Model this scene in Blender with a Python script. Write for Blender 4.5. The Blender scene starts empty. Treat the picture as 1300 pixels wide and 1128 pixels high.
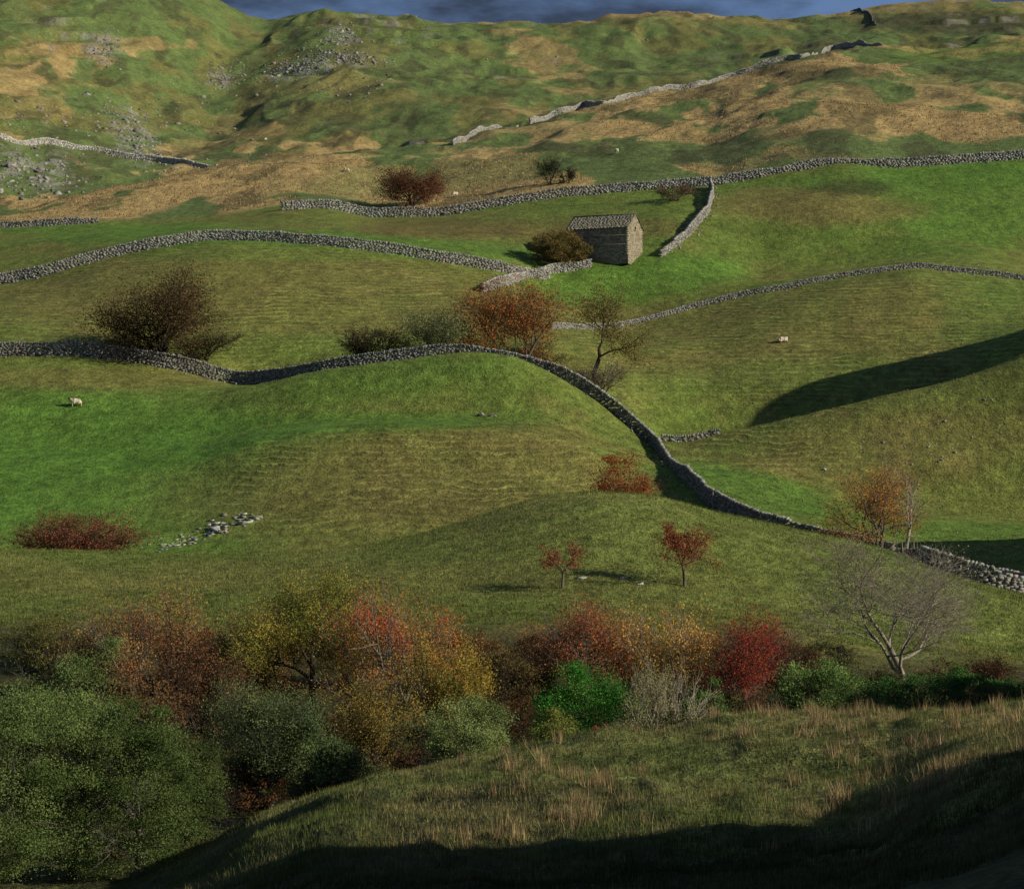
import bpy, math, random
import numpy as np
from mathutils import Vector
F=2426.0; CX=650.0; CY=564.0
SUN_AZ=math.radians(17); SUN_EL=math.radians(25)
scene=bpy.context.scene; COL=scene.collection
# ---------------------------------------------------------------- noise
def _h(i,j,s):
    h=(i*374761393+j*668265263+s*974634777)&0xffffffff
    h=((h^(h>>13))*1274126177)&0xffffffff
    return ((h^(h>>16))&0xffff)/65535.0
def vn(x,y,s=0):
    x=np.asarray(x,float); y=np.asarray(y,float)
    xi=np.floor(x).astype(np.int64); yi=np.floor(y).astype(np.int64)
    fx=x-xi; fy=y-yi; fx=fx*fx*(3-2*fx); fy=fy*fy*(3-2*fy)
    a=_h(xi,yi,s); b=_h(xi+1,yi,s); c=_h(xi,yi+1,s); d=_h(xi+1,yi+1,s)
    return ((a*(1-fx)+b*fx)*(1-fy)+(c*(1-fx)+d*fx)*fy)*2-1
def fbm(x,y,s=0,o=4):
    r=0; a=1; t=0
    for k in range(o):
        r=r+a*vn(x*(2**k)*1.03+k*17.3,y*(2**k)*1.03-k*9.1,s+k); t+=a; a*=.5
    return r/t
def sst(a,b,x):
    t=np.clip((x-a)/(b-a),0,1); return t*t*(3-2*t)
# ---------------------------------------------------------------- materials
def nodes(name):
    m=bpy.data.materials.new(name); m.use_nodes=True; nt=m.node_tree
    b=nt.nodes['Principled BSDF']; b.inputs['Roughness'].default_value=.9
    b.inputs['Specular IOR Level'].default_value=.15
    return m,nt,b
def mk(nt,t,**kw):
    n=nt.nodes.new(t)
    for k,v in kw.items(): setattr(n,k,v)
    return n
def noise(nt,scale,detail=3,rough=.6,vec=None):
    n=mk(nt,'ShaderNodeTexNoise'); n.inputs['Scale'].default_value=scale
    n.inputs['Detail'].default_value=detail; n.inputs['Roughness'].default_value=rough
    if vec is not None: nt.links.new(vec,n.inputs['Vector'])
    return n
def rangev(nt,inp,a,b,c,d):
    n=mk(nt,'ShaderNodeMapRange'); nt.links.new(inp,n.inputs[0])
    for i,v in zip((1,2,3,4),(a,b,c,d)): n.inputs[i].default_value=v
    return n.outputs[0]
def vscale(nt,col,fac):
    n=mk(nt,'ShaderNodeVectorMath',operation='SCALE'); nt.links.new(col,n.inputs[0]); nt.links.new(fac,n.inputs['Scale'])
    return n.outputs[0]
def mathn(nt,op,a,b):
    n=mk(nt,'ShaderNodeMath',operation=op)
    for i,v in enumerate((a,b)):
        if isinstance(v,(int,float)): n.inputs[i].default_value=v
        else: nt.links.new(v,n.inputs[i])
    return n.outputs[0]
def attr(nt,name='col'):
    n=mk(nt,'ShaderNodeAttribute'); n.attribute_name=name; return n
MT,nt,b=nodes('pasture_ground')
tc=mk(nt,'ShaderNodeTexCoord').outputs['Object']
a=attr(nt); at=attr(nt,'terr')
n1=noise(nt,.9,5,.7,tc); n2=noise(nt,4.5,4,.7,tc)
f=mathn(nt,'MULTIPLY',rangev(nt,n1.outputs[0],.3,.7,.58,1.42),rangev(nt,n2.outputs[0],.3,.7,.5,1.5))
sep=mk(nt,'ShaderNodeSeparateXYZ'); nt.links.new(tc,sep.inputs[0])
nw=noise(nt,.06,4,.65,tc); nw2=noise(nt,.45,3,.6,tc); nw3=noise(nt,.2,3,.6,tc)
ph=mathn(nt,'ADD',mathn(nt,'MULTIPLY',sep.outputs[2],10.5),mathn(nt,'ADD',mathn(nt,'MULTIPLY',nw.outputs[0],26.0),mathn(nt,'MULTIPLY',nw2.outputs[0],7.0)))
sn=mathn(nt,'SINE',ph,0)
sn=rangev(nt,sn,.0,1,-.35,1)
tm=mathn(nt,'MULTIPLY',mathn(nt,'MULTIPLY',sn,at.outputs['Fac']),rangev(nt,nw3.outputs[0],.4,.6,.15,1.3))
f=mathn(nt,'MULTIPLY',f,mathn(nt,'ADD',mathn(nt,'MULTIPLY',tm,.32),1.0))
nt.links.new(vscale(nt,a.outputs['Color'],f),b.inputs['Base Color'])
hh=mathn(nt,'ADD',mathn(nt,'MULTIPLY',n1.outputs[0],.55),mathn(nt,'MULTIPLY',n2.outputs[0],.18))
hh=mathn(nt,'ADD',hh,mathn(nt,'MULTIPLY',tm,.12))
bp=mk(nt,'ShaderNodeBump'); bp.inputs['Strength'].default_value=.85; bp.inputs['Distance'].default_value=1.0
nt.links.new(hh,bp.inputs['Height']); nt.links.new(bp.outputs[0],b.inputs['Normal'])
MS,nt,b=nodes('limestone')
tc=mk(nt,'ShaderNodeTexCoord').outputs['Object']; a=attr(nt); n1=noise(nt,5,4,.7,tc)
nt.links.new(vscale(nt,a.outputs['Color'],rangev(nt,n1.outputs[0],.3,.7,.6,1.35)),b.inputs['Base Color'])
bp=mk(nt,'ShaderNodeBump'); bp.inputs['Distance'].default_value=.06; nt.links.new(n1.outputs[0],bp.inputs['Height']); nt.links.new(bp.outputs[0],b.inputs['Normal'])
MB,nt,b=nodes('bark')
tc=mk(nt,'ShaderNodeTexCoord').outputs['Object']; a=attr(nt); n1=noise(nt,14,3,.6,tc)
nt.links.new(vscale(nt,a.outputs['Color'],rangev(nt,n1.outputs[0],.3,.7,.6,1.4)),b.inputs['Base Color'])
def leafmat(name,tr):
    m,nt,b=nodes(name); a=attr(nt)
    tc=mk(nt,'ShaderNodeTexCoord').outputs['Object']; n1=noise(nt,1.3,2,.5,tc)
    c=vscale(nt,a.outputs['Color'],rangev(nt,n1.outputs[0],.3,.7,.6,1.3))
    nt.links.new(c,b.inputs['Base Color'])
    t=mk(nt,'ShaderNodeBsdfTranslucent'); nt.links.new(c,t.inputs[0])
    mx=mk(nt,'ShaderNodeMixShader'); mx.inputs[0].default_value=tr
    nt.links.new(b.outputs[0],mx.inputs[1]); nt.links.new(t.outputs[0],mx.inputs[2])
    nt.links.new(mx.outputs[0],nt.nodes['Material Output'].inputs[0]); return m
ML=leafmat('leaves',.3); MG=leafmat('grass_blades',.25)
# ---------------------------------------------------------------- mesh builder
def build(name,V,Fc,mat,col=None,parent=None,smooth=False,extra=None):
    V=np.ascontiguousarray(V,dtype=np.float32); Fc=np.ascontiguousarray(Fc,dtype=np.int32); k=Fc.shape[1]
    me=bpy.data.meshes.new(name); me.vertices.add(len(V)); me.vertices.foreach_set('co',V.ravel())
    me.loops.add(Fc.size); me.loops.foreach_set('vertex_index',Fc.ravel())
    me.polygons.add(len(Fc)); me.polygons.foreach_set('loop_start',np.arange(0,Fc.size,k,dtype=np.int32))
    me.polygons.foreach_set('loop_total',np.full(len(Fc),k,dtype=np.int32))
    if smooth: me.polygons.foreach_set('use_smooth',np.ones(len(Fc),dtype=bool))
    me.update(calc_edges=True)
    if col is not None:
        ca=me.attributes.new('col','FLOAT_COLOR','POINT')
        c4=np.ones((len(V),4),dtype=np.float32); c4[:,:3]=col; ca.data.foreach_set('color',c4.ravel())
    if extra:
        for k2,v in extra.items():
            fa=me.attributes.new(k2,'FLOAT','POINT'); fa.data.foreach_set('value',np.ascontiguousarray(v,dtype=np.float32).ravel())
    me.materials.append(mat); o=bpy.data.objects.new(name,me); COL.objects.link(o)
    if parent: o.parent=parent
    return o
def tag(o,label=None,cat=None,group=None,kind=None):
    if label: o['label']=label
    if cat: o['category']=cat
    if group: o['group']=group
    if kind: o['kind']=kind
    return o
def empty(name,loc,rz=0):
    o=bpy.data.objects.new(name,None); o.location=loc; o.rotation_euler=(0,0,rz); o.empty_display_size=.3; COL.objects.link(o); return o
# ---------------------------------------------------------------- terrain
inner=np.arange(-40,1342,2.0)
g=np.cumsum(3*1.075**np.arange(65))
g=g[g<4700]
PX=np.concatenate([(-40-g)[::-1],inner,1340+g])
lnD=np.linspace(math.log(8),math.log(3000),4000); dd=np.exp(lnD)
wt=.35+1.0*sst(30,50,dd)*1+1.6*sst(95,110,dd)*(1-sst(900,960,dd)*.8); wt=np.where(dd>1050,.12,wt)
cw=np.cumsum(wt); RD=np.exp(np.interp(np.linspace(cw[0],cw[-1],1200),cw,lnD))
def cv(pts):
    p=np.array(pts,float); y=np.interp(PX,p[:,0],p[:,1])
    xs=np.arange(-400,1701,4.0); ys=np.interp(xs,p[:,0],p[:,1]); k=np.hanning(15); k/=k.sum()
    ys2=np.convolve(np.pad(ys,7,mode='edge'),k,mode='valid')
    return np.where((PX>-400)&(PX<1700),np.interp(PX,xs,ys2),y)
C=[]
def curve(D,Y):
    D=cv(D) if isinstance(D,list) else np.full(len(PX),float(D)); Y=cv(Y) if isinstance(Y,list) else np.full(len(PX),float(Y))
    C.append((D,(CY-Y)*D/F))
curve(8,1560); curve(20,[(-400,1330),(300,1250),(1300,1230),(1700,1200)])
curve(28,[(-400,1260),(100,1230),(400,1145),(700,1135),(1100,1120),(1200,1085),(1300,1050),(1700,980)])
curve(36,[(-400,1210),(0,1190),(250,1150),(330,1095),(420,1066),(800,1060),(1050,1052),(1110,1035),(1150,1012),(1200,980),(1250,960),(1300,945),(1700,880)])
curve(46,[(-400,1200),(150,1150),(250,1098),(320,1048),(400,1014),(480,984),(600,964),(700,950),(850,938),(1000,928),(1150,922),(1300,914),(1700,890)])
curve(62,[(-400,1060),(300,1050),(600,1025),(1000,1010),(1300,1000),(1700,980)])
curve(73,[(-400,1000),(300,995),(700,985),(1000,965),(1300,955),(1700,940)])
curve(94,[(-400,860),(0,850),(400,850),(700,852),(1000,868),(1300,870),(1700,860)])
curve(114,[(-400,765),(0,765),(400,766),(600,757),(760,750),(900,757),(1000,768),(1150,795),(1300,825),(1700,840)])
curve([(-400,140),(1000,140),(1150,131),(1300,124),(1700,120)],[(-400,690),(0,697),(200,703),(350,702),(450,693),(530,680),(590,663),(650,643),(700,629),(760,620),(830,628),(900,648),(970,665),(1050,682),(1130,701),(1180,722),(1230,744),(1300,766),(1700,800)])
curve(158,[(-400,716),(0,718),(300,718),(450,720),(600,712),(700,702),(760,695),(830,684),(900,677),(960,682),(1020,693),(1100,705),(1200,722),(1300,735),(1700,740)])
curve(181,[(-400,640),(0,640),(150,640),(250,632),(330,615),(400,604),(500,600),(600,603),(680,608),(740,618),(780,628),(830,630),(860,625),(900,625),(960,632),(1020,642),(1100,655),(1200,664),(1300,670),(1700,670)])
curve(190,[(-400,595),(0,600),(150,598),(250,585),(330,560),(400,546),(500,542),(600,544),(680,551),(740,566),(780,582),(830,602),(860,600),(900,603),(960,612),(1020,624),(1100,640),(1200,648),(1300,655),(1700,650)])
curve(200,[(-400,560),(0,562),(150,562),(250,554),(330,542),(400,534),(500,530),(600,529),(680,534),(740,549),(780,564),(830,582),(860,583),(900,582),(960,582),(1020,580),(1100,577),(1200,574),(1300,566),(1700,560)])
curve(212,[(-400,497),(0,497),(100,498),(200,503),(270,500),(330,487),(400,470),(480,457),(560,449),(610,447),(660,456),(710,478),(760,508),(800,538),(830,560),(870,562),(920,550),(960,541),(1050,520),(1150,500),(1300,475),(1700,450)])
curve(226,[(-400,455),(0,452),(90,450),(180,460),(240,473),(300,488),(360,485),(430,476),(500,468),(600,470),(700,482),(760,505),(820,548),(870,568),(900,570),(960,565),(1050,552),(1150,542),(1300,530),(1700,520)])
curve(240,[(-400,410),(0,410),(200,420),(400,430),(500,432),(600,430),(700,440),(760,455),(800,472),(900,488),(1000,480),(1100,475),(1200,472),(1300,465),(1700,450)])
curve(284,[(-400,400),(0,362),(60,350),(120,333),(200,317),(260,308),(330,310),(420,315),(500,325),(560,335),(640,350),(700,380),(760,395),(800,402),(880,387),(960,370),(1060,352),(1160,338),(1230,345),(1300,354),(1700,380)])
curve(302,[(-400,370),(0,335),(60,325),(120,312),(200,302),(260,294),(330,294),(420,297),(500,302),(600,310),(660,318),(700,330),(760,328),(820,326),(850,324),(900,333),(960,350),(1060,342),(1160,330),(1300,338),(1700,350)])
curve(350,[(-400,300),(0,290),(120,284),(200,282),(300,272),(360,262),(420,262),(450,272),(480,277),(560,274),(640,262),(720,250),(800,242),(880,236),(900,236),(980,222),(1060,208),(1150,212),(1300,200),(1700,180)])
D17=[(-400,390),(0,390),(300,420),(600,480),(900,580),(1300,680),(1700,700)]
curve(D17,[(-400,290),(0,270),(50,262),(100,250),(200,230),(300,212),(400,200),(500,187),(600,172),(700,150),(800,130),(900,110),(960,92),(1000,77),(1100,60),(1300,50),(1700,30)])
curve([(-400,450),(0,460),(300,500),(600,570),(900,670),(1300,770),(1700,790)],[(-400,290),(0,276),(100,258),(200,246),(300,225),(400,214),(500,202),(600,184),(700,164),(800,144),(900,122),(1000,92),(1100,72),(1300,60),(1700,35)])
curve([(-400,550),(0,570),(300,680),(600,760),(900,820),(1300,850),(1700,860)],[(-400,160),(0,168),(200,170),(300,160),(400,135),(600,118),(700,103),(800,88),(900,78),(1000,62),(1100,48),(1300,36),(1700,25)])
curve([(-400,950),(1700,1000)],[(-400,-10),(0,-3),(200,-2),(250,4),(272,12),(300,22),(330,31),(360,31),(400,27),(430,27),(520,33),(600,38),(700,36),(760,30),(800,27),(830,25),(870,29),(950,33),(1000,33),(1060,29),(1100,22),(1170,13),(1190,9),(1215,13),(1300,14),(1700,20)])
C.append((C[-1][0]+350,C[-1][1]-18)); C.append((np.full(len(PX),3200.),C[-1][1]-40))
KD=np.array([c[0] for c in C]); KZ=np.array([c[1] for c in C]); K=len(C)
hk=np.diff(KD,axis=0); dk=np.diff(KZ,axis=0)/hk
m=np.zeros_like(KZ)
for k in range(1,K-1):
    w1=2*hk[k]+hk[k-1]; w2=hk[k]+2*hk[k-1]; same=dk[k-1]*dk[k]>0
    with np.errstate(all='ignore'): v=(w1+w2)/(w1/dk[k-1]+w2/dk[k])
    m[k]=np.where(same,v,0)
m[0]=dk[0]; m[-1]=dk[-1]
DD=np.repeat(RD[:,None],len(PX),1); XX=(PX[None,:]-CX)/F*DD
ZZ=np.zeros_like(DD)
for k in range(K-1):
    lo=KD[k][None,:]; hi=KD[k+1][None,:]; M=(DD>=lo)&(DD<hi)
    if k==0: M=DD<hi
    if k==K-2: M=DD>=lo
    t=(DD-lo)/(hi-lo); h=hi-lo
    z=(2*t**3-3*t**2+1)*KZ[k]+(t**3-2*t**2+t)*h*m[k]+(-2*t**3+3*t**2)*KZ[k+1]+(t**3-t**2)*h*m[k+1]
    ZZ=np.where(M,z,ZZ)
def gb(cx,cy,sx,sy,h,ang=0,e=1.):
    ca,sa=math.cos(ang),math.sin(ang); u=(XX-cx)*ca+(DD-cy)*sa; v=-(XX-cx)*sa+(DD-cy)*ca
    return h*np.exp(-(.5*((u/sx)**2+(v/sy)**2))**e)
def pxg(px,D,sx,sy,h,ang=0): return gb((px-CX)/F*D,D,sx,sy,h,ang)
ZZ+=gb(83.5,224.5,12.5,12.5,26,0,.89)  # right edge mound, its unseen peak shaped to throw the mid-slope shadow
ZZ+=gb(70,51,24,12,25,-SUN_AZ)  # added spur out of view, there to shade the gully
ZZ+=gb(18,28,3.4,2.6,5.2)*(1+1.2*fbm(XX/1.5,DD/1.5,37,3))+gb(18.5,20.5,4.4,5,9.5)*(1+.5*fbm(XX/2,DD/2,38,2))  # added rises beyond the right edge that throw the foreground shadow
ZZ+=gb(60,160,7.5,8,15)  # added bump past the frame, shading the dip behind the sheepfold
ZZ+=pxg(1040,322,14,9,3.2); ZZ+=pxg(900,500,14,16,2)+pxg(1240,300,6,8,1.6)
ZZ+=pxg(440,740,40,40,6)+pxg(600,700,25,40,3)+pxg(130,800,30,50,3)-pxg(290,800,14,120,6)+pxg(520,800,30,50,3)
far=sst(345,420,DD); mid=sst(95,130,DD); vf=sst(470,620,DD)
amp=.2+.35*mid+far*1.6
ZZ+=amp*fbm(XX/22,DD/22,3,3)*(.6+.4*far)
ZZ+=(.08+.12*mid+.75*far-.15*vf)*fbm(XX/7,DD/9,11,4)
gul=fbm(XX/34+.35*fbm(XX/40,DD/40,22,2)*2,DD/120,21,3)
ZZ+=far*(.6+2.4*vf)*(.3-np.abs(gul)*1.7)
st=9.; ph_=(ZZ+6*fbm(XX/70,DD/70,25,3))/st; fl=np.floor(ph_); fr_=ph_-fl
scar=sst(-.05,.4,fbm(XX/60,DD/90,27,3))*vf
ZZ+=scar*st*.32*(sst(.6,.8,fr_)-fr_)
scarface=scar*(fr_>.6)*(fr_<.8)
ZZ+=.05*fbm(XX/1.3,DD/1.3,31,2)*(1-far)
ZZ+=np.where(DD<58,.2*np.maximum(0,fbm(XX/.8,DD/.8,33,2))+.35*fbm(XX/3.,DD/3.,35,2)*sst(20,30,DD),0)
YP=CY-ZZ*F/DD
lRD=np.log(RD)
def zat(x,y):
    x=np.asarray(x,float); y=np.asarray(y,float)
    c=np.interp(CX+x*F/y,PX,np.arange(len(PX))); r=np.interp(np.log(y),lRD,np.arange(len(RD)))
    c0=np.clip(c.astype(int),0,len(PX)-2); r0=np.clip(r.astype(int),0,len(RD)-2); fc=c-c0; fr=r-r0
    return (ZZ[r0,c0]*(1-fc)+ZZ[r0,c0+1]*fc)*(1-fr)+(ZZ[r0+1,c0]*(1-fc)+ZZ[r0+1,c0+1]*fc)*fr
def P(px,D):
    x=(px-CX)/F*D; return np.array([x,D,float(zat(x,D))])
def hit(px,y,lo,hi):
    D=np.linspace(lo,hi,500); x=(px-CX)/F*D; Y=CY-zat(x,D)*F/D
    return float(D[np.argmin(np.abs(Y-y))])
# ---- ground pigment, with some light and shade painted in
Xp=np.repeat(PX[None,:],len(RD),0)
wx=fbm(XX/9,DD/9,41,4)
wxf=np.where(DD>345,fbm(XX/22,DD/22,42,6),wx)
n_s=fbm(XX/2.2,DD/2.2,61,4); n_m=fbm(XX/14,DD/14,71,4); n_f=fbm(XX/45,DD/45,81,6)
def ell(cx,cy,rx,ry,d0,d1,ang=0,wob=.35,soft=.35):
    a=math.radians(ang); dx=Xp-cx; dy=YP-cy; u=dx*math.cos(a)+dy*math.sin(a); v=-dx*math.sin(a)+dy*math.cos(a)
    q=np.sqrt((u/rx)**2+(v/ry)**2)+wob*wxf
    return (1-sst(1-soft,1+soft,q))*sst(d0-3,d0,DD)*(1-sst(d1,d1+3,DD))
c=lambda *v: np.array(v,float)
olive=c(.142,.162,.033); green=c(.09,.182,.024); green2=c(.116,.176,.028); brown=c(.195,.152,.047); tan=c(.42,.29,.115); dark=c(.035,.034,.014)
fargreen=c(.118,.158,.046); grey=c(.27,.25,.21)
COLR=np.ones(DD.shape+(3,))*olive
def lay(col,w):
    global COLR
    w=np.clip(w,0,1)[...,None]; COLR=COLR*(1-w)+col*w
lay(green2,sst(-.2,.5,n_m)*.65); lay(brown,sst(.0,.5,fbm(XX/6,DD/6,101,5))*.45)
gully_shade=(1-sst(96,110,DD+7*n_m))*sst(50,56,DD)
lay(c(.04,.034,.014),gully_shade*.8); lay(c(.08,.045,.018),gully_shade*sst(.05,.35,n_s)*.5)  # gully shade painted into the ground, with bracken brown over it
lay(c(.155,.19,.04),sst(108,114,DD)*(1-sst(150,156,DD))*.75); lay(brown,ell(560,655,260,28,112,150,-8)*.25)
lay(c(.2,.225,.055),ell(740,636,190,14,126,150,0,.2,.5)*.6)  # bright brow of the near hill painted in as paler grass
lay(brown*.7,ell(700,650,200,40,152,176,0,.2)*.5)  # slope behind the brow painted darker for light and shade contrast
lay(brown,ell(300,735,500,26,108,135,0)*.3)
lay(green,ell(90,590,330,105,150,224,0,.3,.5)*.95); lay(green,ell(480,480,150,32,198,222,-8,.2,.5)*.65)
lay(brown,ell(500,612,300,60,158,188,-3,.3,.5)*.6); lay(brown*1.1,ell(640,560,120,14,185,196)*.4)
lay(green,ell(420,536,260,12,189,203,-1,.15)*.7)
lay(brown,ell(120,480,180,14,214,226)*.5)
lay(brown,(ell(330,385,420,70,228,282))*.45); lay(brown,ell(1060,430,270,80,228,282,-5)*.4)
lay(green2,ell(380,320,300,12,270,286)*.5); lay(green2,ell(380,440,300,18,228,250)*.5)
lay(green,ell(1250,400,60,60,232,300)*.4); lay(green,ell(950,480,200,22,226,250,-3)*.3)
lay(brown,ell(1120,570,240,50,195,214,-8)*.35); lay(green,ell(960,625,110,26,158,200,12)*.8); lay(green,ell(1180,665,150,22,155,182,4)*.7)
lay(green,ell(300,303,420,17,285,349,3,.25)*.7); lay(green,ell(800,355,160,28,284,305,-8,.2)*.8)
lay(green,ell(790,262,140,22,304,352,-4,.4)*.3); lay(green,ell(1240,250,170,60,304,352,0,.3)*.75); lay(green,ell(960,240,120,14,304,352,-4)*.5)
lay(green,ell(1240,215,200,14,335,350,-3)*.5); lay(green,ell(960,305,200,40,290,345)*.3); lay(brown,ell(1030,262,130,22,304,345,2)*.7)
lay(dark,ell(1085,238,50,10,304,352)*.6); lay(brown*.7,ell(760,290,120,16,304,350)*.6); lay(brown*.7,ell(560,290,110,12,304,350)*.7)
mw=sst(350,358,DD)*(1-sst(600,800,DD))
lay(fargreen,sst(350,358,DD))
band=fbm(XX/28,DD/50,111,6); band2=fbm(XX/9,DD/16,121,5)
lay(tan,mw*sst(.0,.1,band+.55*band2)*.9)
lay(tan,ell(230,232,330,34,352,440,-6,.4)*sst(-.2,.05,band2)*.85)
lay(tan,ell(1180,132,200,28,352,640,2,.4)*sst(-.2,.05,band2)*.85); lay(tan,ell(760,165,240,22,352,560,-10,.4)*sst(-.2,.05,band2)*.8)
lay(tan,ell(1150,165,190,16,352,600,0,.5)*sst(-.2,.05,band2)*.8)
lay(fargreen*.9,ell(620,215,300,24,352,420,-6,.4)*.6); lay(fargreen,ell(1150,195,220,14,352,420,-3,.5)*.6)
lay(dark*2,mw*sst(.14,.26,fbm(XX/9,DD/22,131,5))*.6)
lay(dark*1.6,ell(1030,92,80,11,430,700,0,.5)*.7)
lay(green2,ell(1230,65,120,12,500,760,-4)*.6)
fw=sst(540,620,DD)
lay(c(.11,.158,.043),fw*sst(-.3,.3,n_f)*.6); lay(brown,fw*sst(.1,.22,fbm(XX/14,DD/24,141,6))*.5); lay(dark*2.,fw*sst(.14,.24,fbm(XX/7,DD/16,145,6))*.6)
lay(tan*.85,sst(880,960,DD)*sst(-.1,.05,n_f)*.7); lay(tan*.9,ell(700,80,60,26,560,900,30,1.1,.1)*.6*sst(-.3,-.05,band2)); lay(tan*.9,ell(40,95,120,18,560,900,-10,1.1,.1)*.75*sst(-.15,.05,band2)); lay(tan*.8,ell(130,60,160,8,560,1000,-4,1.1,.1)*.6*sst(-.2,.05,band2))
lay(dark*1.6,ell(1220,28,130,14,700,1100,0,.3)*.8)
lay(grey*.75,scarface*sst(.0,.3,fbm(XX/5,DD/12,155,4))*.6)
gw=sst(.0,.2,fbm(XX/3,DD/5,151,5))
for e in [(400,85,70,12,-10),(170,172,40,22,40),(130,65,20,20,0),(432,45,16,12,0),(40,215,60,24,10),(280,100,22,12,0)]:
    lay(grey,ell(e[0],e[1],e[2],e[3],440,1000,e[4],.6)*gw*.6)
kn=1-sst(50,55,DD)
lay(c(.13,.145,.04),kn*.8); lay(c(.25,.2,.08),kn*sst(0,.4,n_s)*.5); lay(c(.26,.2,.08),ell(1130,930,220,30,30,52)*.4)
lay(c(.03,.032,.013),kn*sst(995,1035,YP+80*n_s-50*sst(820,900,Xp)+50*sst(1100,1200,Xp))*.8)  # foreground shadow painted into the bank colour, edge broken by noise
COLR*=(1+.34*n_s+.15*fbm(XX/.8,DD/.8,161,2)*(DD<330)+.25*fw*fbm(XX/4,DD/9,165,4))[...,None]
COLR=np.clip(COLR,.004,.7)
terr=np.clip(.1+.9*(ell(330,390,420,80,226,284)+ell(1060,430,300,90,226,284)+ell(1120,570,260,60,190,214)+ell(520,610,280,70,158,190))+.15*far,0,1)*sst(-.7,.1,n_m)
nr,nc=DD.shape; V=np.stack([XX,DD,ZZ],-1).reshape(-1,3)
I=np.arange(nr*nc).reshape(nr,nc)
Q=np.stack([I[:-1,:-1],I[:-1,1:],I[1:,1:],I[1:,:-1]],-1).reshape(-1,4)
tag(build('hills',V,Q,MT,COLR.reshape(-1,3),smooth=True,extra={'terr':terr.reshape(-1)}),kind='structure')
# ---------------------------------------------------------------- stones
CUBE=np.array([[-1,-1,-1],[1,-1,-1],[1,1,-1],[-1,1,-1],[-1,-1,1],[1,-1,1],[1,1,1],[-1,1,1]],float)
CF=np.array([[0,3,2,1],[4,5,6,7],[0,1,5,4],[1,2,6,5],[2,3,7,6],[3,0,4,7]])
def stones(cen,half,yaw,col,r,jit=.22,tilt=.12):
    n=len(cen); v=CUBE[None]*half[:,None,:]*(1+r.uniform(-jit,jit,(n,8,3)))
    tx=r.normal(0,tilt,n)[:,None]; ty=r.normal(0,tilt,n)[:,None]
    v=np.stack([v[...,0]-v[...,2]*ty,v[...,1]-v[...,2]*tx,v[...,2]+v[...,0]*ty+v[...,1]*tx],-1)
    ca=np.cos(yaw)[:,None]; sa=np.sin(yaw)[:,None]
    v=np.stack([v[...,0]*ca-v[...,1]*sa,v[...,0]*sa+v[...,1]*ca,v[...,2]],-1)+cen[:,None,:]
    fc=(CF[None]+8*np.arange(n)[:,None,None]).reshape(-1,4)
    return v.reshape(-1,3),fc,np.repeat(col,8,0)
def stonecol(r,n,base=.3):
    g=base*r.uniform(.5,1.35,n)[:,None]; tint=np.array([1.0,.95,.83])*(1+r.normal(0,.04,(n,3)))
    return g*tint
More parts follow.
